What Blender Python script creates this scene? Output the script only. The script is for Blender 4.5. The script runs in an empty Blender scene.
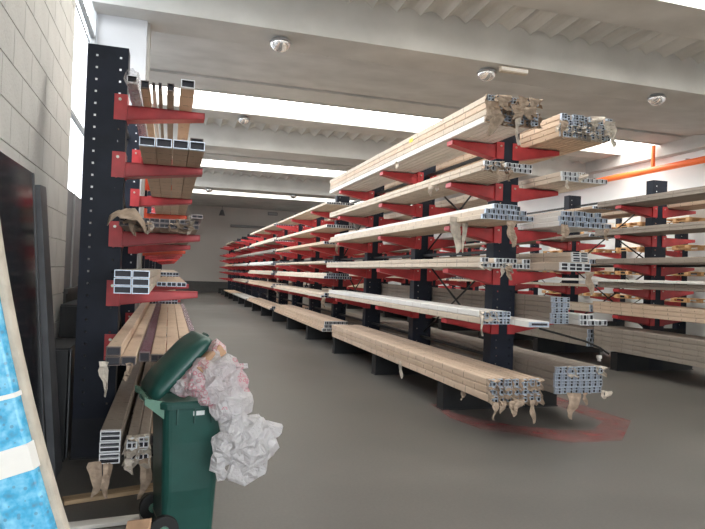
import bpy, math, random
from mathutils import Vector, Matrix
random.seed(7)
RND = random.Random(11)
SC = bpy.context.scene
COL = SC.collection

# ------------------------------------------------------------------ camera
YAW, PITCH, ROLL = [math.radians(a) for a in (16.92, 0.926, 1.991)]
Fv = Vector((math.sin(YAW)*math.cos(PITCH), math.cos(YAW)*math.cos(PITCH), math.sin(PITCH)))
Rv = Vector((math.cos(YAW), -math.sin(YAW), 0)); Uv = Rv.cross(Fv)
R2 = Rv*math.cos(ROLL) + Uv*math.sin(ROLL); U2 = -Rv*math.sin(ROLL) + Uv*math.cos(ROLL)
cam = bpy.data.cameras.new('camera'); cam_o = bpy.data.objects.new('camera', cam); COL.objects.link(cam_o)
cam.sensor_width = 36; cam.lens = 601.4/705*36; cam.clip_end = 300; cam.clip_start = 0.05
M = Matrix(((R2.x, U2.x, -Fv.x, 0), (R2.y, U2.y, -Fv.y, 0), (R2.z, U2.z, -Fv.z, 1.6), (0, 0, 0, 1)))
cam_o.matrix_world = M
SC.camera = cam_o

# ------------------------------------------------------------------ world, light, exposure
SKYLIGHT = 8.5
world = bpy.data.worlds.new('sky'); SC.world = world; world.use_nodes = True
bg = world.node_tree.nodes['Background']; bg.inputs[0].default_value = (0.90, 0.95, 1.0, 1); bg.inputs[1].default_value = 6.5
SC.view_settings.view_transform = 'Standard'; SC.view_settings.look = 'None'
SC.view_settings.exposure = 0.2; SC.view_settings.gamma = 1; SC.view_settings.use_curve_mapping = False
SC.cycles.use_denoising = True
SC.cycles.max_bounces = 8; SC.cycles.diffuse_bounces = 5; SC.cycles.transparent_max_bounces = 12
SC.cycles.sample_clamp_indirect = 6

def portal(name, loc, rot, sx, sy):
    l = bpy.data.lights.new(name, 'AREA'); l.shape = 'RECTANGLE'; l.size = sx; l.size_y = sy
    l.cycles.is_portal = True
    o = bpy.data.objects.new(name, l); COL.objects.link(o); o.location = loc; o.rotation_euler = rot
portal('doorway_portal', (1.4, -3.05, 2.0), (math.radians(90), 0, 0), 4.2, 4.0)
portal('window_portal', (-1.12, 14.4, 4.1), (0, math.radians(-90), 0), 3.5, 7.8)
portal('window_portal', (-1.12, 23.9, 4.1), (0, math.radians(-90), 0), 3.5, 7.8)
portal('window_portal', (-1.32, 7.95, 4.1), (0, math.radians(-90), 0), 3.5, 2.5)

# ------------------------------------------------------------------ materials
def mat(name, color, rough=0.7, metal=0.0, noise=0.0, nscale=8.0, bump=0.0, bscale=30.0, spec=0.5, color2=None, stretch=None):
    m = bpy.data.materials.new(name); m.use_nodes = True
    nt = m.node_tree; b = nt.nodes['Principled BSDF']
    b.inputs['Base Color'].default_value = (*color, 1)
    b.inputs['Roughness'].default_value = rough; b.inputs['Metallic'].default_value = metal
    b.inputs['Specular IOR Level'].default_value = spec
    tc = nt.nodes.new('ShaderNodeTexCoord'); src = tc.outputs['Object']
    if stretch:
        mp = nt.nodes.new('ShaderNodeMapping'); mp.inputs['Scale'].default_value = stretch
        nt.links.new(src, mp.inputs[0]); src = mp.outputs[0]
    if noise or color2:
        n = nt.nodes.new('ShaderNodeTexNoise'); n.inputs['Scale'].default_value = nscale; n.inputs['Detail'].default_value = 5
        nt.links.new(src, n.inputs['Vector'])
        r = nt.nodes.new('ShaderNodeValToRGB'); r.color_ramp.elements[0].position = .3; r.color_ramp.elements[1].position = .7
        c2 = color2 or tuple(min(1, c*(1+noise)) for c in color)
        c1 = color if color2 else tuple(c*(1-noise) for c in color)
        r.color_ramp.elements[0].color = (*c1, 1); r.color_ramp.elements[1].color = (*c2, 1)
        nt.links.new(n.outputs[0], r.inputs[0]); nt.links.new(r.outputs[0], b.inputs['Base Color'])
    if bump:
        n2 = nt.nodes.new('ShaderNodeTexNoise'); n2.inputs['Scale'].default_value = bscale; n2.inputs['Detail'].default_value = 4
        nt.links.new(src, n2.inputs['Vector'])
        bp = nt.nodes.new('ShaderNodeBump'); bp.inputs['Strength'].default_value = bump; bp.inputs['Distance'].default_value = .02
        nt.links.new(n2.outputs[0], bp.inputs['Height']); nt.links.new(bp.outputs[0], b.inputs['Normal'])
    return m

def N(nt, typ, **kw):
    n = nt.nodes.new(typ)
    for k, v in kw.items(): setattr(n, k, v)
    return n
def math_node(nt, op, a, b=None):
    n = nt.nodes.new('ShaderNodeMath'); n.operation = op
    for i, v in enumerate((a, b)):
        if v is None: continue
        if isinstance(v, (int, float)): n.inputs[i].default_value = v
        else: nt.links.new(v, n.inputs[i])
    return n.outputs[0]

def paper_mat(name, c1, c2, tick=(0.10, 0.07, 0.05), pitch=0.27, amount=0.6, rough=.75):
    """wrapping paper with a printed dark tick repeated along the bar"""
    m = bpy.data.materials.new(name); m.use_nodes = True; nt = m.node_tree; b = nt.nodes['Principled BSDF']
    b.inputs['Roughness'].default_value = rough
    tc = N(nt, 'ShaderNodeTexCoord'); oi = N(nt, 'ShaderNodeObjectInfo')
    n = N(nt, 'ShaderNodeTexNoise'); n.inputs['Scale'].default_value = 3.0; n.inputs['Detail'].default_value = 6
    nt.links.new(tc.outputs['Object'], n.inputs['Vector'])
    mx = N(nt, 'ShaderNodeMixRGB'); mx.inputs[1].default_value = (*c1, 1); mx.inputs[2].default_value = (*c2, 1)
    f = math_node(nt, 'ADD', n.outputs[0], math_node(nt, 'MULTIPLY', oi.outputs['Random'], .55))
    f = math_node(nt, 'SUBTRACT', f, .25)
    nt.links.new(f, mx.inputs[0])
    sx = N(nt, 'ShaderNodeSeparateXYZ'); nt.links.new(tc.outputs['Object'], sx.inputs[0])
    y = math_node(nt, 'ADD', math_node(nt, 'DIVIDE', sx.outputs['Y'], pitch), math_node(nt, 'MULTIPLY', oi.outputs['Random'], 0.12))
    fr = math_node(nt, 'FRACT', y)
    tk = math_node(nt, 'LESS_THAN', fr, .06)
    nk = N(nt, 'ShaderNodeTexNoise'); nk.inputs['Scale'].default_value = 22; nt.links.new(tc.outputs['Object'], nk.inputs['Vector'])
    tk = math_node(nt, 'MULTIPLY', tk, math_node(nt, 'GREATER_THAN', nk.outputs[0], .51))
    tk2 = math_node(nt, 'MULTIPLY', tk, amount)
    mx2 = N(nt, 'ShaderNodeMixRGB'); mx2.inputs[2].default_value = (*tick, 1)
    nt.links.new(tk2, mx2.inputs[0]); nt.links.new(mx.outputs[0], mx2.inputs[1])
    nt.links.new(mx2.outputs[0], b.inputs['Base Color'])
    n2 = N(nt, 'ShaderNodeTexNoise'); n2.inputs['Scale'].default_value = 25; nt.links.new(tc.outputs['Object'], n2.inputs['Vector'])
    bp = N(nt, 'ShaderNodeBump'); bp.inputs['Strength'].default_value = .5; bp.inputs['Distance'].default_value = .01
    nt.links.new(n2.outputs[0], bp.inputs['Height']); nt.links.new(bp.outputs[0], b.inputs['Normal'])
    return m

MAT = dict(
    kraft=paper_mat('kraft_paper', (.50, .365, .26), (.72, .56, .43)),
    buff=paper_mat('buff_paper', (.52, .43, .34), (.72, .62, .51), tick=(.22, .17, .13)),
    grey=paper_mat('grey_paper', (.24, .205, .175), (.36, .31, .265), tick=(.15, .12, .10)),
    white=paper_mat('white_film', (.72, .70, .66), (.88, .87, .84), tick=(.55, .50, .44), amount=.5, rough=.4),
    flap=mat('torn_paper', (.42, .32, .24), .85, noise=.35, nscale=14, bump=.6, bscale=30),
    flap_pale=mat('torn_pale_paper', (.62, .55, .47), .85, noise=.2, nscale=14, bump=.6, bscale=30),
    alu=mat('mill_aluminium', (.55, .62, .72), .35, .35, noise=.2, nscale=40),
    alu_white=mat('white_lacquered_aluminium', (.80, .82, .84), .35, 0, noise=.06, nscale=20),
    alu_dark=mat('bronze_profile', (.13, .105, .10), .35, .5),
    hollow=mat('profile_inside', (.05, .05, .06), .6, .3),
    red=mat('red_arm_paint', (.48, .042, .048), .42, 0, noise=.22, nscale=6),
    orange=mat('orange_arm_paint', (.85, .10, .035), .4, 0, noise=.08, nscale=6),  # brighter orange for some arms of the left rack
    steel=mat('dark_blue_steel', (.010, .014, .026), .55, 0, noise=.25, nscale=5, spec=.3),
    foot=mat('black_steel', (.011, .012, .014), .5, 0, noise=.3, nscale=5),
    bolt=mat('zinc_bolt', (.55, .52, .45), .35, .8),
    conc=mat('ceiling_concrete', (.50, .50, .485), .9, noise=.12, nscale=1.2, bump=.15, bscale=12),
    conc_wall=mat('painted_concrete', (.52, .53, .55), .85, noise=.06, nscale=1.0, bump=.1, bscale=10),
    block=mat('cream_painted_block', (.56, .555, .535), .8, noise=.05, nscale=3, bump=.35, bscale=45),
    mortar=mat('wall_joint', (.50, .495, .475), .9, bump=.2),
    farwall=mat('far_wall_plaster', (.54, .51, .485), .9, noise=.05, nscale=.4),
    darkwall=mat('dark_wall_base', (.10, .10, .10), .8, noise=.1),
    whitewall=mat('white_panel_wall', (.84, .87, .88), .8, noise=.04, nscale=.6),
    frame=mat('grey_window_frame', (.38, .39, .40), .5, .3),
    shutter=mat('grey_metal_panel', (.20, .20, .21), .5, .2, noise=.1),
    pipe=mat('orange_pipe_paint', (.90, .17, .04), .4),
    glasslamp=mat('lamp_glass', (.75, .75, .75), .12, .75),
    bin=mat('green_bin_plastic', (.014, .070, .058), .38, noise=.12, nscale=5, bump=.04, bscale=120),
    bin2=mat('pale_green_plastic', (.10, .22, .16), .4),
    rubber=mat('black_rubber', (.015, .015, .015), .7),
    wood=mat('raw_wood', (.42, .30, .18), .8, noise=.25, nscale=4, stretch=(1, 12, 12)),
    pallet=mat('pallet_wood', (.60, .36, .17), .75, noise=.2, nscale=6),
    carton=mat('white_carton', (.80, .78, .74), .8, noise=.05),
    card=mat('brown_cardboard', (.42, .26, .16), .85, noise=.2, nscale=8),
    black=mat('black_panel', (.012, .012, .014), .16, spec=.6),
    greyboard=mat('grey_profile', (.11, .115, .125), .45, .2, noise=.15),
    foam=mat('beige_foam_board', (.52, .46, .38), .9, noise=.12, nscale=12, bump=.6, bscale=25),
    yellow=mat('yellow_sticker', (.80, .78, .06), .6),
    sticker=mat('white_sticker', (.75, .78, .76), .6),
    asphalt=mat('yard_asphalt', (.12, .12, .12), .9, noise=.2),
    apron=mat('yard_concrete', (.42, .41, .39), .9, noise=.1),
    plaster=mat('pale_boarding', (.62, .60, .56), .8, noise=.05),
)

def emission(name, col, s):
    m = bpy.data.materials.new(name); m.use_nodes = True; nt = m.node_tree
    nt.nodes.remove(nt.nodes['Principled BSDF']); e = nt.nodes.new('ShaderNodeEmission')
    e.inputs[0].default_value = (*col, 1); e.inputs[1].default_value = s
    nt.links.new(e.outputs[0], nt.nodes['Material Output'].inputs[0]); return m
MAT['sky'] = emission('skylight_sheet_lit_from_above', (1.0, .97, .90), SKYLIGHT)

def film_mat(name, col, transp, col2=None):
    m = bpy.data.materials.new(name); m.use_nodes = True; nt = m.node_tree; b = nt.nodes['Principled BSDF']
    b.inputs['Base Color'].default_value = (*col, 1); b.inputs['Roughness'].default_value = .22
    b.inputs['Specular IOR Level'].default_value = .8
    t = nt.nodes.new('ShaderNodeBsdfTransparent'); mx = nt.nodes.new('ShaderNodeMixShader')
    tc = nt.nodes.new('ShaderNodeTexCoord'); n = nt.nodes.new('ShaderNodeTexNoise'); n.inputs['Scale'].default_value = 30
    nt.links.new(tc.outputs['Object'], n.inputs['Vector'])
    bp = nt.nodes.new('ShaderNodeBump'); bp.inputs['Strength'].default_value = .6; bp.inputs['Distance'].default_value = .02
    nt.links.new(n.outputs[0], bp.inputs['Height']); nt.links.new(bp.outputs[0], b.inputs['Normal'])
    mx.inputs[0].default_value = transp
    nt.links.new(b.outputs[0], mx.inputs[1]); nt.links.new(t.outputs[0], mx.inputs[2])
    nt.links.new(mx.outputs[0], nt.nodes['Material Output'].inputs[0]); return m
MAT['film'] = film_mat('clear_film', (.75, .72, .74), .62)
MAT['film_purple'] = film_mat('mauve_film', (.30, .20, .26), .25)
MAT['glass'] = film_mat('window_glass', (.9, .95, 1), .93)

def floor_mat():
    m = bpy.data.materials.new('smooth_concrete_floor'); m.use_nodes = True; nt = m.node_tree; b = nt.nodes['Principled BSDF']
    tc = N(nt, 'ShaderNodeTexCoord')
    n = N(nt, 'ShaderNodeTexNoise'); n.inputs['Scale'].default_value = .7; n.inputs['Detail'].default_value = 8; n.inputs['Roughness'].default_value = .62
    nt.links.new(tc.outputs['Object'], n.inputs['Vector'])
    r = N(nt, 'ShaderNodeValToRGB'); r.color_ramp.elements[0].position = .3; r.color_ramp.elements[1].position = .72
    r.color_ramp.elements[0].color = (.100, .096, .090, 1); r.color_ramp.elements[1].color = (.165, .155, .143, 1)
    nt.links.new(n.outputs[0], r.inputs[0])
    n3 = N(nt, 'ShaderNodeTexNoise'); n3.inputs['Scale'].default_value = 45; nt.links.new(tc.outputs['Object'], n3.inputs['Vector'])
    mx = N(nt, 'ShaderNodeMixRGB', blend_type='MULTIPLY'); mx.inputs[0].default_value = .25
    nt.links.new(r.outputs[0], mx.inputs[1]); nt.links.new(n3.outputs[0], mx.inputs[2])
    nt.links.new(mx.outputs[0], b.inputs['Base Color'])
    b.inputs['Roughness'].default_value = .42; b.inputs['Specular IOR Level'].default_value = .45
    r2 = N(nt, 'ShaderNodeMapRange'); r2.inputs[3].default_value = .32; r2.inputs[4].default_value = .6
    nt.links.new(n.outputs[0], r2.inputs[0]); nt.links.new(r2.outputs[0], b.inputs['Roughness'])
    return m
MAT['floor'] = floor_mat()

def worn_paint():
    m = bpy.data.materials.new('worn_red_floor_paint'); m.use_nodes = True; nt = m.node_tree; b = nt.nodes['Principled BSDF']
    b.inputs['Base Color'].default_value = (.34, .10, .10, 1); b.inputs['Roughness'].default_value = .5
    t = N(nt, 'ShaderNodeBsdfTransparent'); mx = N(nt, 'ShaderNodeMixShader'); tc = N(nt, 'ShaderNodeTexCoord')
    n = N(nt, 'ShaderNodeTexNoise'); n.inputs['Scale'].default_value = 5; n.inputs['Detail'].default_value = 7
    nt.links.new(tc.outputs['Object'], n.inputs['Vector'])
    r = N(nt, 'ShaderNodeMapRange'); r.inputs[1].default_value = .3; r.inputs[2].default_value = .7; r.inputs[3].default_value = .35; r.inputs[4].default_value = .9
    nt.links.new(n.outputs[0], r.inputs[0]); nt.links.new(r.outputs[0], mx.inputs[0])
    nt.links.new(b.outputs[0], mx.inputs[1]); nt.links.new(t.outputs[0], mx.inputs[2])
    nt.links.new(mx.outputs[0], nt.nodes['Material Output'].inputs[0]); return m
MAT['floorpaint'] = worn_paint()

def blue_film():
    m = bpy.data.materials.new('blue_printed_film'); m.use_nodes = True; nt = m.node_tree; b = nt.nodes['Principled BSDF']
    tc = N(nt, 'ShaderNodeTexCoord'); v = N(nt, 'ShaderNodeTexVoronoi'); v.inputs['Scale'].default_value = 42
    n0 = N(nt, 'ShaderNodeTexNoise'); n0.inputs['Scale'].default_value = 30; n0.inputs['Detail'].default_value = 3
    nt.links.new(tc.outputs['Object'], n0.inputs['Vector']); nt.links.new(n0.outputs['Color'], v.inputs['Vector'])
    nt.links.new(tc.outputs['Object'], v.inputs['Vector'])
    r = N(nt, 'ShaderNodeValToRGB'); e = r.color_ramp.elements
    e[0].position = .12; e[0].color = (.10, .22, .32, 1); e[1].position = .75; e[1].color = (.30, .68, .88, 1)
    k = e.new(.42); k.color = (.07, .40, .66, 1)
    nt.links.new(n0.outputs[0], r.inputs[0])
    mx = N(nt, 'ShaderNodeMixRGB'); mx.inputs[2].default_value = (.12, .24, .36, 1)
    f = math_node(nt, 'LESS_THAN', v.outputs['Distance'], .22); f = math_node(nt, 'MULTIPLY', f, .6)
    nt.links.new(f, mx.inputs[0]); nt.links.new(r.outputs[0], mx.inputs[1]); nt.links.new(mx.outputs[0], b.inputs['Base Color'])
    b.inputs['Roughness'].default_value = .25
    return m
MAT['bluefilm'] = blue_film()

def bag_mat():
    m = bpy.data.materials.new('white_bag_film_with_pink_print'); m.use_nodes = True; nt = m.node_tree; b = nt.nodes['Principled BSDF']
    tc = N(nt, 'ShaderNodeTexCoord')
    mp = N(nt, 'ShaderNodeMapping'); mp.inputs['Rotation'].default_value = (0, .9, 0); mp.inputs['Scale'].default_value = (1, 1, 1)
    nt.links.new(tc.outputs['Object'], mp.inputs[0])
    v = N(nt, 'ShaderNodeTexVoronoi'); v.inputs['Scale'].default_value = 34; nt.links.new(mp.outputs[0], v.inputs['Vector'])
    a = math_node(nt, 'GREATER_THAN', v.outputs['Distance'], .34); c = math_node(nt, 'LESS_THAN', v.outputs['Distance'], .50)
    ring = math_node(nt, 'MULTIPLY', a, c)
    n = N(nt, 'ShaderNodeTexNoise'); n.inputs['Scale'].default_value = 4.2; n.inputs['Detail'].default_value = 1
    nt.links.new(mp.outputs[0], n.inputs['Vector'])
    zone = math_node(nt, 'GREATER_THAN', n.outputs[0], .485)
    sx = N(nt, 'ShaderNodeSeparateXYZ'); nt.links.new(tc.outputs['Object'], sx.inputs[0])
    hi = math_node(nt, 'GREATER_THAN', sx.outputs['Z'], .80)
    f = math_node(nt, 'MULTIPLY', ring, math_node(nt, 'MULTIPLY', zone, hi)); f = math_node(nt, 'MULTIPLY', f, .8)
    zf = math_node(nt, 'MULTIPLY', math_node(nt, 'MULTIPLY', zone, hi), .22)
    mx = N(nt, 'ShaderNodeMixRGB'); mx.inputs[1].default_value = (.90, .88, .90, 1); mx.inputs[2].default_value = (.85, .30, .38, 1)
    f2 = math_node(nt, 'MAXIMUM', f, zf)
    nt.links.new(f2, mx.inputs[0]); nt.links.new(mx.outputs[0], b.inputs['Base Color'])
    b.inputs['Roughness'].default_value = .28; b.inputs['Specular IOR Level'].default_value = .7
    nn = N(nt, 'ShaderNodeTexNoise'); nn.inputs['Scale'].default_value = 11; nn.inputs['Detail'].default_value = 4; nn.inputs['Distortion'].default_value = .8
    nt.links.new(tc.outputs['Object'], nn.inputs['Vector'])
    rid = math_node(nt, 'ABSOLUTE', math_node(nt, 'SUBTRACT', nn.outputs[0], .5))
    bp = N(nt, 'ShaderNodeBump'); bp.inputs['Strength'].default_value = 1.0; bp.inputs['Distance'].default_value = .12
    nt.links.new(rid, bp.inputs['Height']); nt.links.new(bp.outputs[0], b.inputs['Normal'])
    tl = N(nt, 'ShaderNodeBsdfTranslucent'); nt.links.new(mx.outputs[0], tl.inputs[0]); nt.links.new(bp.outputs[0], tl.inputs['Normal'])
    m1 = N(nt, 'ShaderNodeMixShader'); m1.inputs[0].default_value = .35
    nt.links.new(b.outputs[0], m1.inputs[1]); nt.links.new(tl.outputs[0], m1.inputs[2])
    t = N(nt, 'ShaderNodeBsdfTransparent'); m2 = N(nt, 'ShaderNodeMixShader'); m2.inputs[0].default_value = .25
    nt.links.new(m1.outputs[0], m2.inputs[1]); nt.links.new(t.outputs[0], m2.inputs[2])
    nt.links.new(m2.outputs[0], nt.nodes['Material Output'].inputs[0]); return m
MAT['bag'] = bag_mat()

# ------------------------------------------------------------------ helpers
class MB:
    def __init__(s): s.v = []; s.f = []; s.m = []; s.mats = []; s.smooth = False
    def mi(s, m):
        if m not in s.mats: s.mats.append(m)
        return s.mats.index(m)
    def add(s, vs, fs, m):
        o = len(s.v); s.v += [tuple(p) for p in vs]; k = s.mi(m)
        for f in fs: s.f.append(tuple(i+o for i in f)); s.m.append(k)
    def box(s, x0, x1, y0, y1, z0, z1, m):
        s.add([(x0, y0, z0), (x1, y0, z0), (x1, y1, z0), (x0, y1, z0), (x0, y0, z1), (x1, y0, z1), (x1, y1, z1), (x0, y1, z1)],
              [(0, 3, 2, 1), (4, 5, 6, 7), (0, 1, 5, 4), (1, 2, 6, 5), (2, 3, 7, 6), (3, 0, 4, 7)], m)
    def hexa(s, p, m):    # 8 points: bottom 4 ccw, top 4
        s.add(p, [(0, 3, 2, 1), (4, 5, 6, 7), (0, 1, 5, 4), (1, 2, 6, 5), (2, 3, 7, 6), (3, 0, 4, 7)], m)
    def cyl(s, c0, c1, r, m, n=12, r1=None, cap=True):
        c0 = Vector(c0); c1 = Vector(c1); d = (c1-c0).normalized()
        a = d.orthogonal().normalized(); b = d.cross(a); r1 = r if r1 is None else r1
        vs = [c0+(a*math.cos(t)+b*math.sin(t))*r for t in [2*math.pi*i/n for i in range(n)]] + \
             [c1+(a*math.cos(t)+b*math.sin(t))*r1 for t in [2*math.pi*i/n for i in range(n)]]
        fs = [(i, (i+1) % n, n+(i+1) % n, n+i) for i in range(n)]
        if cap: fs += [tuple(range(n))[::-1], tuple(range(n, 2*n))]
        s.add(vs, fs, m)
    def rings(s, rs, m, cap=True, closed=True):   # list of rings (lists of points)
        n = len(rs[0]); vs = [p for r in rs for p in r]; fs = []
        for k in range(len(rs)-1):
            for i in range(n if closed else n-1):
                j = (i+1) % n; fs.append((k*n+i, k*n+j, (k+1)*n+j, (k+1)*n+i))
        if cap: fs += [tuple(range(n))[::-1], tuple(range((len(rs)-1)*n, len(rs)*n))]
        s.add(vs, fs, m)
    def mesh(s, name):
        me = bpy.data.meshes.new(name); me.from_pydata(s.v, [], s.f)
        for m in s.mats: me.materials.append(MAT[m] if isinstance(m, str) else m)
        me.polygons.foreach_set('material_index', s.m)
        if s.smooth: me.polygons.foreach_set('use_smooth', [True]*len(s.f))
        me.update(); return me
    def build(s, name, parent=None, loc=None, rot=None):
        return put(name, s.mesh(name), parent, loc, rot)
def put(name, me, parent=None, loc=None, rot=None):
    o = bpy.data.objects.new(name, me); COL.objects.link(o)
    if parent is not None: o.parent = parent
    if loc is not None: o.location = loc
    if rot is not None: o.rotation_euler = rot
    return o
def tag(o, label=None, cat=None, group=None, kind=None):
    if label: o['label'] = label
    if cat: o['category'] = cat
    if group: o['group'] = group
    if kind: o['kind'] = kind
    return o
def empty(name, loc=(0, 0, 0), rz=0):
    o = bpy.data.objects.new(name, None); COL.objects.link(o); o.location = loc; o.rotation_euler = (0, 0, rz)
    o.empty_display_size = .1; return o
def bevel(o, w=.004, seg=1):
    md = o.modifiers.new('bevel', 'BEVEL'); md.width = w; md.segments = seg; md.limit_method = 'ANGLE'; return o

# ------------------------------------------------------------------ room shell
XL, XR, YF, YB, ZC = -1.02, 14.9, 43.0, -3.0, 6.0
b = MB(); b.box(-2.5, 16, -9, 44, -.2, 0, 'floor'); fl = b.build('floor'); tag(fl, kind='structure')
b = MB(); b.box(-40, -2.5, -30, 60, -.25, -.05, 'asphalt'); b.build('side_yard', fl)  # unseen ground, added dark to cut light rising through the left windows
b = MB(); b.box(-2.5, 30, -40, -9, -.25, -.05, 'apron'); b.build('front_yard', fl)  # unseen ground, added pale to bounce daylight in at the doorway
# worn red paint outline on the floor round the first centre rack foot
def poly_band(pts_out, pts_in, z, m):
    b = MB(); n = len(pts_out)
    b.add([(x, y, z) for x, y in pts_out]+[(x, y, z) for x, y in pts_in], [(i, i+1, n+i+1, n+i) for i in range(n-1)], m); return b
po = [(3.205, 6.97), (3.126, 6.247), (3.228, 5.741), (3.552, 5.485), (3.871, 5.094), (4.469, 5.063), (5.223, 5.781), (5.198, 6.466), (5.213, 7.147)]
pi_ = [(3.30, 6.97), (3.286, 6.5), (3.419, 6.202), (3.694, 5.807), (4.123, 5.53), (4.464, 5.5), (4.851, 5.8), (4.846, 6.334), (4.847, 7.1)]
b = poly_band(po, pi_, .003, 'floorpaint')
tag(b.build('floor_marking'), 'worn faded red painted outline on the grey floor round the front rack foot', 'floor marking')

# ceiling : bays of 9.45 m: skylight, margin, ribbed slab, deep beam, ribbed slab, margin
PER = 9.45
b_c = MB(); b_r = MB()
def fluted(b, x0, x1, y0, z0, y1, z1, amp=.055, per=.42, amp2=None):
    amp2 = amp if amp2 is None else amp2
    n = int((x1-x0)/per*6); pts = []
    for i in range(n+1):
        x = x0+(x1-x0)*i/n; ph = (i % 6)/6*2*math.pi
        d = abs(math.sin(ph/2))*2-1
        pts.append((x, d))
    vs = [(x, y0, z0+amp*d) for x, d in pts]+[(x, y1, z1+amp2*d) for x, d in pts]
    b.add(vs, [(i, i+1, len(pts)+i+1, len(pts)+i) for i in range(len(pts)-1)], 'conc')
nwin = 2; ntrim = 1
CX0 = -1.2; CX1 = XR+.1
beam_ys = []
for k in range(-1, 4):
    o = PER*k
    # skylight sheet from 15.2 to 16.9 of each bay
    s0, s1 = 15.2+o-PER, 16.9+o-PER         # preceding skylight
    w = MB(); w.box(CX0, CX1, s0-.02, s1+.02, ZC+.25, ZC+.27, 'sky')
    wo = w.build('window_%d' % nwin); tag(wo, kind='structure'); nwin += 1
    c = MB()
    for yy in (s0, s1): c.box(CX0, CX1, yy-.06 if yy == s0 else yy, yy if yy == s0 else yy+.06, ZC-.03, ZC+.28, 'conc')
    c.build('window_curb', wo)
    g = MB()
    x = .6
    while x < CX1:
        g.box(x-.012, x+.012, s0, s1, ZC+.225, ZC+.249, 'frame'); x += 4.1
    g.build('glazing_bar', wo)
    if k == 3: break
    # margins (flat slab)
    b_c.box(CX0, CX1, s1+.06, s1+1.0, ZC, ZC+.15, 'conc')
    b_c.box(CX0, CX1, s0+PER-1.0, s0+PER-.06, ZC, ZC+.15, 'conc')
    fluted(b_r, CX0, CX1, s1+1.0, ZC+.05, 9.30+o, ZC+.0)
    fluted(b_r, CX0, CX1, 10.0+o, 5.42, 10.55+o, 5.52, amp2=0)
    fluted(b_r, CX0, CX1, 10.55+o, 5.52, s0+PER-1.0, ZC+.06, amp=0, per=2)
    b_c.box(CX0, CX1, s1+.9, s0+PER-.9, ZC+.16, ZC+.3, 'conc')
    t = MB(); t.box(CX0, CX1, 9.26+o, 10.08+o, 5.36, ZC+.14, 'conc')
    tag(t.build('trim_%d' % ntrim), kind='structure'); ntrim += 1
    beam_ys.append(9.26+o)
s1 = 16.9+PER*3-PER
b_c.box(CX0, CX1, s1+.06+PER*0, YF+.2, ZC, ZC+.15, 'conc')
ceil = b_c.build('ceiling'); tag(ceil, kind='structure')
b_r.build('ribbed_slab', ceil)
# roof slab behind camera
b = MB(); b.box(CX0, CX1, -9, 15.2-2*PER-.06, ZC, ZC+.2, 'conc'); b.build('slab', ceil)

# far wall
b = MB(); b.box(-2, 16, YF, YF+.3, 0, 7, 'farwall'); fw = b.build('wall_far'); tag(fw, kind='structure')
b = MB(); b.box(XL, XR, YF-.05, YF-.001, 0, .75, 'darkwall'); tag(b.build('baseboard_far'), kind='structure')
b = MB(); b.box(4.0, 7.2, YF-.35, YF-.05, 4.62, 4.78, 'shutter')
for x in (4.2, 5.6, 7.0): b.box(x-.03, x+.03, YF-.05, YF, 4.66, 4.74, 'shutter')
tag(b.build('wall_rail'), 'long thin dark rail fixed high on the far wall', 'rail')
b = MB(); b.box(6.6, 7.3, YF-.06, YF, 5.62, 5.85, 'shutter'); b.box(6.65, 7.25, YF-.075, YF-.06, 5.66, 5.81, 'frame')
tag(b.build('wall_sign'), 'small grey plate high on the far wall above the rail', 'plate')
b = MB(); b.cyl((3.35, YF-.5, 5.75), (3.35, YF-.5, 5.35), .08, 'shutter', 10, .22); b.cyl((3.35, YF-.5, 5.995), (3.35, YF-.5, 5.7), .02, 'shutter', 8)
tag(b.build('bell_lamp'), 'dark bell-shaped lamp hanging in front of the far wall', 'lamp')

# right wall
b = MB(); b.box(XR, XR+.3, -9, YF, 0, 6.6, 'whitewall'); tag(b.build('wall_right'), kind='structure')
b = MB(); b.box(XR-.35, XR, -3, YF, 5.62, 6.02, 'conc'); tag(b.build('trim_%d' % ntrim), kind='structure'); ntrim += 1
# front wall with a wide doorway, behind the camera
b = MB(); b.box(-2, -.7, YB-.3, YB, 0, 6.6, 'whitewall'); b.box(3.5, 16, YB-.3, YB, 0, 6.6, 'whitewall'); b.box(-.7, 3.5, YB-.3, YB, 4, 6.6, 'whitewall')
tag(b.build('wall_front'), kind='structure')
# left wall: blocks to y 6.7, window to 9.7, pier, then blocks again
WY = 6.72
b = MB(); b.box(-1.25, XL-.012, -3, WY, 0, 6.0, 'mortar'); wl = b.build('wall_left'); tag(wl, kind='structure')
bm_ = MB(); e = .003
def blockmesh(L):
    q = MB(); h = .262/2-.0022; l = L/2-.0022
    vs = [(-.012, -l, -h), (-.012, l, -h), (-.012, l, h), (-.012, -l, h), (0, -l+e, -h+e), (0, l-e, -h+e), (0, l-e, h-e), (0, -l+e, h-e)]
    q.add(vs, [(0, 1, 5, 4), (1, 2, 6, 5), (2, 3, 7, 6), (3, 0, 4, 7), (4, 5, 6, 7)], 'block'); return q.mesh('concrete_block')
bme, bmh = blockmesh(.52), blockmesh(.26)
for r in range(23):
    y1 = WY
    z = .262*(r+.5)
    if r % 2:
        put('concrete_block', bmh, wl, (XL, y1-.13, z)); y1 -= .26
    while y1 > .9 and y1-.26 > .5:
        put('concrete_block', bme, wl, (XL, y1-.26, z)); y1 -= .52
b = MB(); b.box(-1.25, XL, -3, .72, 0, 6.0, 'plaster'); b.build('plain_wall', wl)
b = MB(); b.box(-1.3, -1.04, 9.72, 10.4, 0, 6.5, 'conc_wall'); b.box(-1.3, -1.04, 10.4, 28, 0, 2.35, 'conc_wall'); b.box(-1.3, -1.04, 18.4, 19.9, 2.35, 6.5, 'conc_wall'); b.box(-1.3, -1.04, 27.9, YF, 0, 6.5, 'conc_wall'); b.box(-1.3, -1.04, 10.4, 27.9, 5.9, 6.5, 'conc_wall'); b.build('rear_wall', wl)
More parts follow.
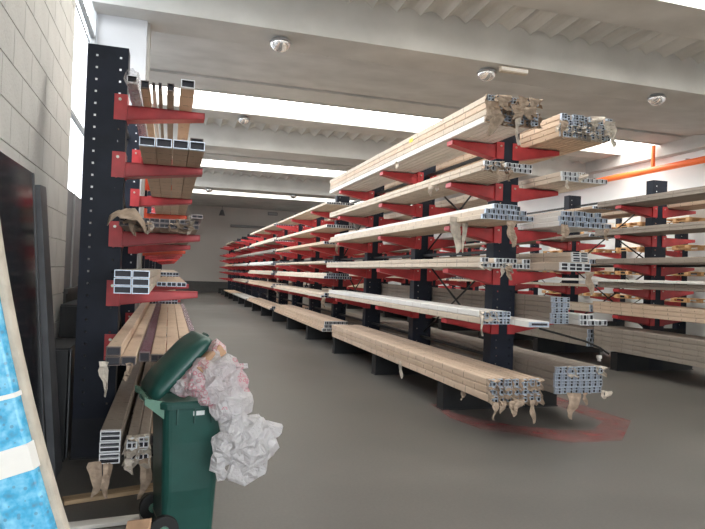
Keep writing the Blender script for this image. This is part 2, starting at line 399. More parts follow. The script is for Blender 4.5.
# concrete pier under the first beam, and later ones
for i, yb in enumerate(beam_ys[1:4]):
    b = MB(); b.box(-1.16, -.46, yb+.42, yb+.98, 0, 5.36, 'conc_wall')
    if i == 0: b.box(-1.16, -.46, yb+.42, yb+.98, 5.36, 5.99, 'conc_wall')
    b.box(-.46, -.42, yb+.5, yb+.9, 0, 5.36, 'conc')
    tag(b.build('trim_%d' % ntrim), kind='structure'); ntrim += 1
# window
wy0, wy1 = WY, 9.66
w = empty('window_1', (-1.04, wy0, 2.3)); tag(w, kind='structure')
def bx(n, p, x0, x1, y0, y1, z0, z1, m):
    q = MB(); q.box(x0, x1, y0, y1, z0, z1, m); o = q.build(n); o.parent = p; o.matrix_parent_inverse = Matrix.Translation(-Vector(p.location)); return o
bx('window_frame', w, -1.25, -1.17, wy0, wy1, 2.38, 2.44, 'frame')
bx('window_frame', w, -1.25, -1.17, wy1-.06, wy1, 2.44, 5.9, 'frame')
bx('window_frame', w, -1.25, -1.17, wy0, wy0+.04, 2.44, 5.9, 'frame')
for z in (3.42, 4.95): bx('transom', w, -1.24, -1.19, wy0, wy1, z, z+.05, 'frame')
bx('transom', w, -1.26, -1.24, wy0, wy1, 4.86, 4.88, 'frame')
for (z0, z1) in ((2.44, 3.42), (3.47, 4.95), (5.0, 5.9)):
    bx('pane', w, -1.222, -1.216, wy0+.04, wy1-.06, z0, z1, 'glass')
b = MB(); b.box(-1.35, -1.17, WY, 9.7, 5.9, 6.4, 'conc_wall'); b.build('lintel', wl)
for (ya, yb_) in ((10.4, 18.4), (19.9, 27.9)):  # unseen later bays: windows added to send side light onto the racks
    w = empty('window_%d' % nwin, (-1.1, ya, 2.35)); tag(w, kind='structure'); nwin += 1
    for z in (2.35, 3.9, 5.84): bx('window_frame', w, -1.14, -1.05, ya, yb_, z, z+.06, 'frame')
    for j in range(5):
        y = ya+(yb_-ya-.06)*j/4; bx('mullion', w, -1.135, -1.055, y, y+.06, 2.41, 5.84, 'frame')
        if j < 4:
            for (z0, z1) in ((2.41, 3.9), (3.96, 5.84)): bx('pane', w, -1.10, -1.094, y+.06, y+(yb_-ya-.06)/4, z0, z1, 'glass')
b = MB(); b.box(-1.3, -1.03, WY, 9.7, 1.35, 2.38, 'shutter')
for y in (7.2, 7.9, 8.6, 9.3): b.box(-1.03, -1.015, y-.02, y+.02, 1.35, 2.38, 'frame')
b.box(-1.2, -.98, WY, 9.7, 1.3, 1.35, 'darkwall'); b.box(-1.2, -1.0, WY, 9.7, 0, 1.3, 'darkwall')
tag(b.build('wall_left_under_window'), kind='structure')

# orange pipe on the right wall
b = MB(); b.smooth = True
b.cyl((14.40, -2.9, 5.20), (14.40, 38, 5.20), .10, 'pipe', 16)
po_ = empty('pipe_run', (14.45, 6, 5.20)); tag(po_, 'fat orange pipe running along the top of the white right wall', 'pipe')
def reparent(o, p):
    o.parent = p; o.matrix_parent_inverse = Matrix.Translation(-Vector(p.location)); return o
reparent(b.build('pipe'), po_)
b = MB(); b.cyl((14.40, 15.3, 5.22), (14.40, 15.3, 5.97), .06, 'pipe', 12); reparent(b.build('riser'), po_)
for y in (2, 6, 10, 14, 18, 22, 26, 30, 34):
    b = MB(); b.box(14.37, XR-.001, y-.03, y+.03, 5.30, 5.33, 'frame'); b.box(14.37, 14.43, y-.03, y+.03, 5.285, 5.33, 'frame'); reparent(b.build('bracket'), po_)

# domed ceiling lamps under the beams
def lamp(x, y, z, label):
    t = empty('dome_lamp', (x, y, z)); tag(t, label, 'lamp', 'glass dome lamps under the ceiling')
    q = MB(); q.smooth = True; rs = []
    for k in range(7):
        a = k/6*math.pi/2; rs.append([(math.cos(a)*.17*math.cos(u), math.cos(a)*.17*math.sin(u), -.06-.15*math.sin(a)) for u in [2*math.pi*i/18 for i in range(18)]])
    rs[-1] = [(0.004*math.cos(u), .004*math.sin(u), -.21) for u in [2*math.pi*i/18 for i in range(18)]]
    q.rings(rs, 'glasslamp'); q.build('glass_dome', t)
    q = MB(); q.cyl((0, 0, -.06), (0, 0, 0), .185, 'frame', 18, .12); q.build('lamp_housing', t)
lamp(1.58, 9.62, 5.36, 'glass dome lamp under the nearest ceiling beam, leftmost of three')
lamp(5.32, 9.62, 5.36, 'glass dome lamp beside a yellowish box under the nearest ceiling beam')
lamp(9.10, 9.62, 5.36, 'glass dome lamp under the nearest ceiling beam, rightmost of three')
lamp(1.88, 17.35, 5.995, 'glass dome lamp just beyond the wide bright skylight, left side')
lamp(1.62, 28.6, 5.36, 'small distant glass dome lamp between second and third skylight, left')
lamp(5.60, 28.6, 5.36, 'small distant glass dome lamp between second and third skylight, right')
b = MB(); b.box(5.45, 5.98, 9.33, 9.43, 5.27, 5.36, 'foam'); b.box(5.45, 5.98, 9.32, 9.33, 5.29, 5.34, 'carton')
tag(b.build('fixture_box'), 'narrow yellowish box fixed under the beam next to a dome lamp', 'fixture')

# ------------------------------------------------------------------ cantilever racks
PITCH_Y = 2.49
CW, CD = .32, .18      # column width (x) and depth (y)
def column_mesh(h, w=CW, d=CD):
    b = MB(); t = .006; hs = .0085; pitch = .1
    xs = [-w/2, -w/2+.075-hs, -w/2+.075+hs, w/2-.06-hs, w/2-.06+hs, w/2]
    zs = [0, .35]; z = .45
    while z < h-.02: zs += [z-hs, z+hs]; z += pitch
    zs.append(h)
    for i in range(len(zs)-1):
        hole = i >= 1 and i % 2 == 0 and i+1 < len(zs)-0 and (zs[i+1]-zs[i]) < .03
        for j in range(5):
            if hole and j in (1, 3): continue
            if not hole and j > 0: continue
            x0, x1 = (xs[j], xs[j+1]) if hole else (xs[0], xs[5])
            b.add([(x0, -d/2, zs[i]), (x1, -d/2, zs[i]), (x1, -d/2, zs[i+1]), (x0, -d/2, zs[i+1])], [(0, 1, 2, 3)], 'steel')
    for sx in (-1, 1):
        b.box(min(sx*w/2, sx*(w/2-t)), max(sx*w/2, sx*(w/2-t)), -d/2+.0005, d/2, 0, h, 'steel')
        b.box(min(sx*(w/2-t), sx*(w/2-.03)), max(sx*(w/2-t), sx*(w/2-.03)), d/2-t, d/2, 0, h, 'steel')
    b.box(-.004, .004, -d/2+.001, -d/2+.02, .0, h, 'steel')
    return b.mesh('column')
def arm_mesh(L, root, m, d=.15, tip=.055):
    """arm along +x from the column edge at x=0, top at z=0"""
    b = MB(); y = d/2; lift = .012
    # web-like tapered body with flanges
    def seg(x0, x1, r0, r1, ya, yb, za0, za1):
        b.hexa([(x0, ya, -r0), (x1, ya, -r1), (x1, yb, -r1), (x0, yb, -r0), (x0, ya, za0), (x1, ya, za1), (x1, yb, za1), (x0, yb, za0)], m)
    seg(0, L, root, tip, -y, -y+.012, 0, 0); seg(0, L, root, tip, y-.012, y, 0, 0)
    seg(0, L, .012, .012, -y, y, 0, 0)
    b.hexa([(0, -y, -root-.002), (L, -y, -tip-.002), (L, y, -tip-.002), (0, y, -root-.002), (0, -y, -root+.01), (L, -y, -tip+.01), (L, y, -tip+.01), (0, y, -root+.01)], m)
    b.box(L-.01, L, -y, y, -tip, 0, m)
    return b.mesh('arm')
def bracket_mesh(root, m, w=.10, up=.035):
    b = MB(); y = CD/2
    b.box(-w, .004, -y-.012, -y-.002, -root-.01, up, m); b.box(-w, .004, y+.002, y+.012, -root-.01, up, m)
    b.box(.000, .004, -y-.012, y+.012, -root-.01, up, m)
    return b.mesh('bracket')
def bolt_mesh(bz=-.02):
    b = MB(); y = -CD/2-.012
    for zz in (bz,):
        b.cyl((-.055, y, zz), (-.055, y-.012, zz), .013, 'bolt', 6); b.cyl((-.055, y-.012, zz), (-.055, y-.022, zz), .007, 'bolt', 6)
    return b.mesh('bolt')
BOLT = bolt_mesh(); BOLT_UP = bolt_mesh(.035)
def foot_mesh(x0, x1, h=.33, d=.18):
    b = MB(); y = d/2
    b.box(x0, x1, -y, -y+.01, 0, h, 'foot'); b.box(x0, x1, y-.01, y, 0, h-.0, 'foot'); b.box(x0+.01, x1-.01, -y+.01, y-.01, h-.03, h-.015, 'foot')
    b.box(x0, x0+.012, -y, y, 0, h-.02, 'foot'); b.box(x1-.012, x1, -y, y, 0, h-.02, 'foot')
    b.box(x0-.01, x1+.01, -y-.012, y+.012, 0, .012, 'foot')
    return b.mesh('base_foot')

def rack(name_label, cx, ys, height, levels_fn, sides, armL, foot_x, orange_at=None, braces=True, root0=.17, up=.03):
    t = empty('cantilever_rack', (cx, ys[0], 0)); tag(t, name_label, 'rack', 'cantilever racks of the profile store')
    cm = column_mesh(height); fm = foot_mesh(*foot_x); cache = {}
    for k, y in enumerate(ys):
        put('column', cm, t, (0, y-ys[0], 0)); put('base_foot', fm, t, (0, y-ys[0], 0))
        for li, z in enumerate(levels_fn(k)):
            for s in sides:
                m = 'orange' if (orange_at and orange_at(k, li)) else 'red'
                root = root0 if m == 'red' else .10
                L = armL
                key = (m, L)
                if key not in cache: cache[key] = (arm_mesh(L, root, m, tip=.05), bracket_mesh(root, m, up=up))
                am, br = cache[key]
                rot = (0, 0, 0) if s > 0 else (0, 0, math.pi)
                a = put('arm', am, t, (s*CW/2+s*.002, y-ys[0], z), rot)
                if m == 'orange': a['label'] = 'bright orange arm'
                bk = put('bracket', br, a)
                if s > 0: put('bolt', BOLT_UP if up > .05 else BOLT, a)
                else:
                    put('bolt', BOLT, a, (0, 0, 0)).scale = (1, -1, 1)
    if braces:
        for k in range(len(ys)-1):
            y0, y1 = ys[k]-ys[0]+CD/2, ys[k+1]-ys[0]-CD/2
            for z in (.62, 1.95, height-.25):
                q = MB(); q.box(-.025, .025, y0, y1, z-.02, z+.02, 'foot'); q.build('tie_bar', t)
            if k % 2 == 0:
                for (xx, za, zb) in ((0, .7, 1.9), (.04, 1.9, .7), (0, 2.0, height-.3), (.04, height-.3, 2.0)):
                    q = MB(); q.cyl((xx, y0, za), (xx, y1, zb), .014, 'foot', 6); q.build('cross_brace', t)
    return t

CEN_A = [1.10, 1.71, 2.23, 2.76, 3.28]
CEN_B = [1.05, 1.47, 1.80, 2.22, 2.57, 3.08]
R2L = [1.01, 1.50, 1.95, 2.49, 3.04]
LFT = [.95, 1.40, 1.895, 2.48, 2.965]
ys_c = [6.72+PITCH_Y*i for i in range(15)]
rack('long double-sided centre rack with red arms and dark columns facing the aisle', 4.0, ys_c, 3.5, lambda k: CEN_A if k < 3 else CEN_B, (-1, 1), .60, (-.78, .82))
ys_r = [4.24+PITCH_Y*i for i in range(13)]
rack('double-sided rack on the right with red arms and blue-black columns', 8.77, [y+2.46-2.49+.02 for y in ys_r], 3.56, lambda k: R2L, (-1, 1), .71, (-.87, .87))
ys_l = [5.49+PITCH_Y*i for i in range(13)]
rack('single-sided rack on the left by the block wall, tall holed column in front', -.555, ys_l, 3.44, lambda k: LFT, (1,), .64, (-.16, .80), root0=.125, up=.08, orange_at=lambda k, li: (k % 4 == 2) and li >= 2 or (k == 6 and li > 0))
ys_w = [9.2+PITCH_Y*i for i in range(9)]
W3 = [1.15, 1.88, 2.60, 3.34]
rack('rack with pallets on its red arms against the far right wall', 14.45, ys_w, 4.1, lambda k: W3, (-1,), .95, (-1.1, .16))

# ------------------------------------------------------------------ bundles of profiles
BARC = {}
def bar_mesh(w, h, L, paper, end, web, with_end=False):
    key = (round(w, 3), round(h, 3), round(L, 2), paper, end, web, with_end)
    if key in BARC: return BARC[key]
    b = MB(); g = .0015
    c = min(w, h)*.10
    ring = lambda y: [(g+c, y, g), (w-g-c, y, g), (w-g, y, g+c), (w-g, y, h-g-c), (w-g-c, y, h-g), (g+c, y, h-g), (g, y, h-g-c), (g, y, g+c)]
    b.rings([ring(0), ring(L)], paper)
    if with_end: end_geo(b, w, h, end, web)
    BARC[key] = b.mesh('wrapped_bar'); return BARC[key]
def end_geo(b, w, h, end, web, out=.035):
    t = max(.0035, min(w, h)*.10); i = .003
    x0, x1, z0, z1 = i, w-i, i, h-i
    y = -out
    # outer shell
    b.add([(x0, y, z0), (x1, y, z0), (x1, y, z1), (x0, y, z1), (x0, .01, z0), (x1, .01, z0), (x1, .01, z1), (x0, .01, z1),
           (x0+t, y, z0+t), (x1-t, y, z0+t), (x1-t, y, z1-t), (x0+t, y, z1-t), (x0+t, -.002, z0+t), (x1-t, -.002, z0+t), (x1-t, -.002, z1-t), (x0+t, -.002, z1-t)],
          [(0, 1, 5, 4), (1, 2, 6, 5), (2, 3, 7, 6), (3, 0, 4, 7), (0, 8, 9, 1), (1, 9, 10, 2), (2, 10, 11, 3), (3, 11, 8, 0)], end)
    b.add([(x0+t, y, z0+t), (x1-t, y, z0+t), (x1-t, y, z1-t), (x0+t, y, z1-t), (x0+t, -.002, z0+t), (x1-t, -.002, z0+t), (x1-t, -.002, z1-t), (x0+t, -.002, z1-t)],
          [(0, 4, 5, 1), (1, 5, 6, 2), (2, 6, 7, 3), (3, 7, 4, 0), (4, 7, 6, 5)], 'hollow')
    if web == 1: b.box(w/2-t/2, w/2+t/2, y, -.002, z0+t, z1-t, end)
    if web == 2: b.box(x0+t, x1-t, y, -.002, h/2-t/2, h/2+t/2, end)
    if web == 3: b.box(w/2-t/2, w/2+t/2, y, -.002, z0+t, z1-t, end); b.box(x0+t, x1-t, y, -.002, h*.55-t/2, h*.55+t/2, end)
ENDC = {}
def end_mesh(w, h, end, web):
    key = (round(w, 3), round(h, 3), end, web)
    if key not in ENDC:
        b = MB(); end_geo(b, w, h, end, web); ENDC[key] = b.mesh('bare_end')
    return ENDC[key]
SLV = {}
def sleeve_mesh(w, h, var, m, flare=.03, ln=.07):
    key = (round(w, 3), round(h, 3), var, m, flare, ln)
    if key in SLV: return SLV[key]
    R = random.Random(var*31+5); b = MB(); n = 16; rs = []
    def rp(f, t):
        a = t*4; i = int(a) % 4; u = a-int(a)
        c = [(0, 0), (w, 0), (w, h), (0, h)]; p, q = c[i], c[(i+1) % 4]
        x, z = p[0]+(q[0]-p[0])*u, p[1]+(q[1]-p[1])*u
        return (w/2+(x-w/2)*f, h/2+(z-h/2)*f)
    jag = [ln*(.3+R.random()*.9) for _ in range(n)]; fl = [1.02+R.uniform(-.4, 1)*flare/min(w, h)*1.2 for _ in range(n)]
    for s in (0, .35, .7, 1.0):
        ring = []
        for i in range(n):
            x, z = rp(1.0+(fl[i]-1.0)*s+(.03 if s == 0 else 0), i/n); ring.append((x, .02-(jag[i]+.02)*s, z+R.uniform(-.004, .004)-.02*s*s))
        rs.append(ring)
    b.rings(rs, m, cap=False); SLV[key] = b.mesh('torn_sleeve'); return SLV[key]
def flap(parent, x, y, z, w, L, m='flap', seed=1, name='torn_paper_strip'):
    """irregular strip of torn paper hanging down"""
    R = random.Random(seed); b = MB(); n = 8; vs = []; wob = R.uniform(-.3, .3)
    for i in range(n+1):
        t = i/n; ww = w*(1-.75*t*t)*(.75+.5*R.random()); cx = w*.4*math.sin(t*4+seed)*t
        for sgn in (-1, 0, 1):
            vs.append((cx+sgn*ww/2, -.012+.018*math.sin(t*6+sgn+seed)+(.02 if sgn == 0 else 0)*(R.random()), -L*t+R.uniform(-.006, .006)))
    fs = []
    for i in range(n):
        for j in range(2): a = i*3+j; fs.append((a, a+1, a+4, a+3))
    b.add(vs, fs, m); o = b.build(name, parent, (x, y, z), (0, 0, wob))
    sd = o.modifiers.new('thickness', 'SOLIDIFY'); sd.thickness = .002
    return o

def bundle(label, x0, y0, z, cols, rows, w, h, L, paper='kraft', end='alu', web=1, group=None, ends=True, sleeve=None, sleeve_p=0, stagger=.03,
           heights=None, flaps=(), var=0, skip=(), name='profile_bundle', papers=None):
    t = empty(name, (x0, y0, z)); tag(t, label, 'bundle', group)
    R = random.Random(int(x0*100+y0*10+z*1000)+var)
    for r in range(rows):
        nc = cols if heights is None else heights[r]
        off = 0 if heights is None or isinstance(nc, int) else nc[1]
        if not isinstance(nc, int): nc = nc[0]
        for c in range(nc):
            if (c, r) in skip: continue
            dy = R.uniform(0, stagger)
            pp = (papers[r] if papers else paper)
            bar = put('wrapped_bar', bar_mesh(w, h, L, pp, end, web, not ends), t, (off+c*w+R.uniform(-.001, .001), dy, r*h+.0008))
            if ends:
                put('bare_end', end_mesh(w, h, end, web), bar)
                if sleeve and R.random() < sleeve_p:
                    put('torn_sleeve', sleeve_mesh(w, h, R.randrange(4), sleeve, .035, .085), bar)
    for i, fl_ in enumerate(flaps):
        fx, fy, fz, fw_, fL, fm = fl_
        flap(t, fx, fy, fz, fw_, fL, fm, seed=i*3+var+1)
    return t

G1 = 'bundles on the front bay of the centre rack'
# --- front bay, aisle side (x 3.2 ..)
t = bundle('thick kraft bundle with frayed paper ends on the centre rack feet, aisle side', 3.17, 5.47, .335, 7, 3, .086, .080, 6.2, 'kraft', 'alu', 3, G1,
       sleeve='flap', sleeve_p=.85, stagger=.06,
       flaps=[(.03, -.06, .02, .06, .18, 'flap'), (.22, -.07, .03, .09, .16, 'flap'), (.30, -.07, .05, .10, .13, 'flap'), (.45, -.08, .04, .07, .24, 'flap'), (.12, -.06, .03, .07, .13, 'flap'), (-.005, 2.45, .07, .06, .25, 'flap_pale'), (.02, .62, -.0, .05, .10, 'flap')], var=1)
t = bundle('pale flat bundle with blue-grey ends, second level of centre rack, aisle side', 3.2, 5.75, 1.112, 4, 2, .088, .072, 6.4, 'buff', 'alu', 3, G1, papers=['buff', 'white'],
       sleeve='flap_pale', sleeve_p=.2, flaps=[(.0, -.03, .10, .035, .22, 'flap_pale')], var=2)
b = MB(); b.box(3.56, 3.82, 5.42, 11.9, 1.115, 1.175, 'white')
wp = empty('white_profile', (3.62, 5.42, 1.115)); tag(wp, 'bright white profile sticking out farther than its neighbours on the second level', 'profile')
reparent(b.build('profile_body'), wp)
b = MB(); b.box(3.575, 3.81, 5.405, 5.42, 1.12, 1.17, 'alu'); b.box(3.60, 3.785, 5.402, 5.406, 1.135, 1.158, 'hollow'); reparent(b.build('profile_end'), wp)
t = bundle('flat tan layer of white profiles, third level of centre rack, aisle side', 3.2, 5.8, 1.722, 7, 2, .087, .055, 6.6, 'buff', 'alu_white', 1, G1,
       sleeve='flap_pale', sleeve_p=.25, skip=((1, 1), (5, 1)), flaps=[(.33, -.03, .03, .07, .16, 'flap'), (.25, -.03, .02, .04, .12, 'flap_pale')], var=3)
t = bundle('stepped heap of small hollow profiles, fourth level of centre rack, aisle side', 3.2, 5.78, 2.245, 10, 3, .062, .058, 6.5, 'buff', 'alu', 1, G1,
       heights=[(10, 0), (8, .03), (5, .12)], papers=['buff', 'buff', 'white'], stagger=.05,
       flaps=[(-.01, .62, .06, .15, .42, 'flap_pale'), (.09, .58, .05, .06, .40, 'flap_pale'), (.33, -.03, -.01, .12, .28, 'flap')], var=4)
t = bundle('thin bundle with brown-wrapped left corner, fifth level of centre rack, aisle side', 3.2, 5.8, 2.775, 9, 2, .066, .052, 6.5, 'buff', 'alu_white', 1, G1,
       sleeve='flap', sleeve_p=.22, skip=((3, 1),), flaps=[(.18, -.04, .03, .13, .16, 'flap'), (0, 1.35, .02, .09, .15, 'flap_pale'), (.05, 1.3, .02, .05, .10, 'flap_pale'), (.30, -.04, .02, .05, .12, 'flap')], var=5)
t = bundle('thick top bundle of the centre rack, aisle side, ends hidden in crumpled brown paper', 3.2, 5.72, 3.292, 7, 4, .088, .073, 6.6, 'buff', 'alu', 3, G1, papers=['white', 'buff', 'kraft', 'buff'],
       sleeve='flap', sleeve_p=1, stagger=.12, flaps=[(.04, -.06, .14, .16, .32, 'flap'), (.30, -.08, .05, .07, .30, 'flap_pale'), (.0, -.05, .20, .14, .22, 'flap'), (.12, -.12, .25, .15, .16, 'flap'), (.33, -.12, .26, .13, .14, 'flap'), (.48, -.10, .27, .13, .2, 'flap'), (.25, -.14, .16, .16, .16, 'flap'), (.42, -.13, .16, .14, .14, 'flap'), (-.005, 2.7, .02, .05, .12, 'flap_pale')], var=6)
b = MB(); b.box(-.004, 0, 0, .12, 0, .05, 'yellow'); o = b.build('label', t, (-.001, 2.1, .20)); o['label'] = 'yellow-green sticker'
# --- front bay, far side (x 4.3 ..)
bundle('big block of profiles with speckled blue-grey ends, lowest on centre rack, far side', 4.18, 5.80, .335, 8, 4, .078, .077, 6.2, 'grey', 'alu', 3, G1,
       sleeve='flap_pale', sleeve_p=.1, flaps=[(.22, -.05, .02, .14, .30, 'flap'), (.36, -.05, .02, .06, .14, 'flap'), (.68, -.05, .03, .09, .08, 'flap_pale'), (.6, -.05, .04, .06, .10, 'flap_pale')], var=7)
bundle('tall grey-brown stack of profiles, second level of centre rack, far side', 4.18, 5.9, 1.112, 3, 5, .075, .062, 6.2, 'grey', 'alu', 3, G1, var=8)
bundle('low stack of bluish-white profiles beside the tall grey-brown stack on the second level', 4.44, 5.75, 1.112, 4, 2, .095, .062, 6.2, 'white', 'alu_white', 1, G1, heights=[(4, 0), (2, 0)], var=9)
bundle('loose white open-ended channel profiles, third level of centre rack, far side', 4.28, 5.9, 1.722, 4, 1, .10, .10, 6.2, 'buff', 'alu_white', 2, G1, var=10,
       flaps=[(.36, -.04, .0, .12, .26, 'flap')])
bundle('small square stack of dark-mouthed channels on top of the third level, far side', 4.42, 5.88, 1.826, 2, 2, .105, .06, 6.0, 'buff', 'alu_white', 2, G1, var=11)
bundle('wide pile of white hollow profiles on the fourth level of the centre rack, far side', 4.33, 6.0, 2.245, 10, 3, .072, .062, 6.2, 'white', 'alu', 1, G1,
       heights=[(10, 0), (9, .01), (7, .05)], stagger=.08, flaps=[(.04, -.03, .02, .09, .20, 'flap'), (.62, -.03, 0, .06, .14, 'flap')], var=12)
bundle('pale bundle of small square tubes on the fifth level of the centre rack, far side', 4.34, 6.0, 2.775, 10, 2, .062, .058, 6.2, 'buff', 'alu_white', 1, G1, heights=[(10, 0), (5, .0)],
       flaps=[(.26, -.04, .10, .12, .10, 'flap_pale'), (.04, -.03, 0, .05, .10, 'flap_pale')], var=13)
bundle('thick top bundle with bluish profile ends and rough paper edge, centre rack far side', 4.30, 6.0, 3.292, 9, 4, .078, .068, 6.3, 'kraft', 'alu', 3, G1,
       sleeve='flap_pale', sleeve_p=.3, stagger=.07, flaps=[(.0, -.05, .18, .12, .22, 'flap'), (.62, -.08, .22, .14, .2, 'flap_pale'), (.45, -.08, .26, .16, .12, 'flap_pale'), (.66, -.08, .08, .09, .16, 'flap_pale')], var=14)

# --- the bays behind, centre rack
bay_names = ['second', 'third', 'fourth', 'fifth']
lvl_names = ['lowest', 'first-arm', 'second-arm', 'third-arm', 'fourth-arm', 'fifth-arm', 'top-arm']
RB = random.Random(3)
pap = ['kraft', 'buff', 'buff', 'white', 'grey', 'buff', 'buff']
desc = {'kraft': 'tan kraft-wrapped', 'buff': 'pale buff-wrapped', 'grey': 'grey-brown wrapped', 'white': 'white film-wrapped'}
for s in range(4):
    y0 = 12.55+6.75*s if s else 12.55
    y0 = [12.55, 19.45, 26.1, 32.1][s]; L = [6.2, 6.0, 5.6, 4.6][s]
    for li, z in enumerate([.33]+CEN_B):
        for side in (0, 1):
            if s >= 2 and (side == 1 or (s*7+li*3) % 4 == 0): continue
            if side == 1 and li in (2, 4): continue
            rows = RB.choice([1, 1, 2, 2]) if li not in (0,) else [3, 2, 1, 1][s]
            if li == 6: rows = [1, 2, 1, 1][s]
            p = pap[li] if RB.random() < .6 else RB.choice(['kraft', 'buff', 'white', 'grey'])
            if li == 3 and s == 0: p = 'buff'; rows = 1
            cols = RB.choice([4, 5, 6]); w = .62/cols; h = RB.choice([.055, .062, .07])
            if s == 0 and li == 0 and side == 0:
                cols = 7; w = .088; h = .075; p = 'kraft'
            e = RB.choice(['alu', 'alu_white', 'alu'])
            x0 = 3.185+RB.uniform(-.01, .01) if side == 0 else 4.26
            heights = None
            if rows > 1: heights = [(cols-(1 if r else 0), w*.5 if r else 0) for r in range(rows)]
            sidew = 'aisle side' if side == 0 else 'far side'
            bundle('%s bundle, %s level, %s bay of the centre rack, %s' % (desc[p], lvl_names[li], bay_names[s], sidew), x0, y0+RB.uniform(-.1, .2), z+.012, cols, rows, w, h, L,
                   p, e, 1, 'bundles farther back on the centre rack', ends=False, heights=heights, var=s*20+li*2+side,
                   flaps=[(RB.uniform(.05, .5), -.03, .02, .09, .22, 'flap')] if s < 2 and RB.random() < .6 else ())

# --- right rack, side facing the aisle and some on its far side
for s in range(5):
    y0 = [3.6, 9.95, 16.3, 22.7, 29.0][s]
    for li, z in enumerate([.33]+R2L):
        rows = [5, 3, 2, 1, 2, 2][li]; p = ['grey', 'kraft', 'grey', 'grey', 'grey', 'grey'][li]
        if s == 0 and li == 2: p = 'grey'
        h = [.085, .072, .055, .10, .058, .055][li]
        if s: p = RB.choice([p, 'buff', 'kraft']) ; rows = max(1, rows+RB.choice([0, -1]))
        cols = 6
        bn = ['nearest', 'second', 'third', 'fourth', 'fifth'][s]
        bundle('%s bundle, %s level, %s bay of the right-hand rack, aisle side' % (desc[p], lvl_names[li], bn), 7.9+RB.uniform(-.01, .02), y0+RB.uniform(-.05, .1), z+.012, cols, rows, .112, h, 6.15,
               p, 'alu', 1, 'bundles on the right-hand rack', ends=False, var=s*10+li)
    if s < 3:
        for li in (0, 1, 3, 5):
            z = ([.33]+R2L)[li]; p = ['kraft', 'grey', 'buff', 'buff', 'grey', 'kraft'][li]
            bundle('%s bundle, %s level, %s bay of the right-hand rack, wall side' % (desc[p], lvl_names[li], ['nearest', 'second', 'third'][s]), 8.97, y0+.1, z+.012, 5, 1 if li != 0 else 2, .12, .08, 6.0,
                   p, 'alu', 1, 'bundles on the right-hand rack', ends=False, var=60+s*10+li)
wb = bundle('long bright white-edged bundle on the second-arm level of the nearest right-hand bay', 7.84, 3.7, 1.625, 4, 1, .11, .05, 9.0, 'white', 'alu_white', 1, 'bundles on the right-hand rack', ends=False, var=99)

# --- left rack
GL = 'profiles on the left rack'
def tube(label, x, y, z, w, h, L, paper, end, name='rectangular_tube', dx=0, group=GL, web=0, t=.006, cat='tube'):
    o = empty(name, (x, y, z)); tag(o, label, cat, group)
    b = MB(); b.rings([[(0, .04, 0), (w, .04, 0), (w, .04, h), (0, .04, h)], [(dx, L, 0), (w+dx, L, 0), (w+dx, L, h), (dx, L, h)]], paper); b.build('tube_body', o)
    b = MB(); x0, x1, z0, z1 = .001, w-.001, .001, h-.001
    P = lambda y, k: [(x0+k, y, z0+k), (x1-k, y, z0+k), (x1-k, y, z1-k), (x0+k, y, z1-k)]
    b.add(P(0, 0)+P(.04, 0)+P(0, t), [(0, 1, 5, 4), (1, 2, 6, 5), (2, 3, 7, 6), (3, 0, 4, 7), (0, 8, 9, 1), (1, 9, 10, 2), (2, 10, 11, 3), (3, 11, 8, 0)], end)
    b.add(P(0, t)+P(.039, t), [(0, 4, 5, 1), (1, 5, 6, 2), (2, 6, 7, 3), (3, 7, 4, 0), (4, 7, 6, 5)], 'hollow')
    if web: b.box(w/2-.003, w/2+.003, 0, .038, t, h-t, end)
    b.build('open_end', o); return o
# level B : four wrapped rectangular tubes and one on top
for i, nm in enumerate(['leftmost', 'second from left', 'third from left', 'rightmost']):
    tube('brown-wrapped rectangular tube, second highest left rack arms, %s of four' % nm, -.245+i*.118, 4.62, 2.482, .112, .066, 6.0, 'kraft', 'alu')
tube('dark-mouthed short tube lying on the rightmost of four brown tubes, left rack', .115, 4.75, 2.549, .10, .052, 5.8, 'kraft', 'alu_dark')
# level A
tube('single brown rectangular tube standing alone at the right of the top left rack arms', .03, 4.72, 2.967, .105, .066, 5.8, 'kraft', 'alu_white', t=.008)
for i, (x, w, h, m, e, nm) in enumerate([(-.07, .055, .06, 'grey', 'alu_dark', 'grey tube beside the single brown tube on the top left rack arms'), (-.135, .028, .055, 'grey', 'alu_dark', 'narrow dark profile, second left of the single brown tube, top left arms'),
        (-.18, .025, .05, 'white', 'alu_dark', 'narrow light profile in the middle of the top left rack arms'), (-.262, .062, .06, 'kraft', 'alu_dark', 'brown wrapped profile next to the film-wrapped one, top left rack arms')]):
    tube(nm, x, 4.85, 2.967, w, h, 5.6, m, e, 'long_profile', cat='profile')
fp = tube('profile wrapped in loose clear film at the column end of the top left rack arms', -.355, 4.75, 2.967, .075, .055, 5.8, 'film_purple', 'alu_white', 'long_profile', cat='profile')
b = MB(); R = random.Random(4); rs = []
for k in range(10):
    y = -.25+k*.16; f = 1+.35*math.sin(k*1.7); n = 14
    rs.append([(.045+math.cos(u)*(.044*f+R.uniform(-.010, .010)), y, .03+math.sin(u)*(.05*f+R.uniform(-.012, .012))-(.05 if k < 3 else 0)*(3-k)/3) for u in [2*math.pi*i/n for i in range(n)]])
b.rings(rs, 'film', cap=False); b.smooth = True; b.build('clear_film_wrap', fp)
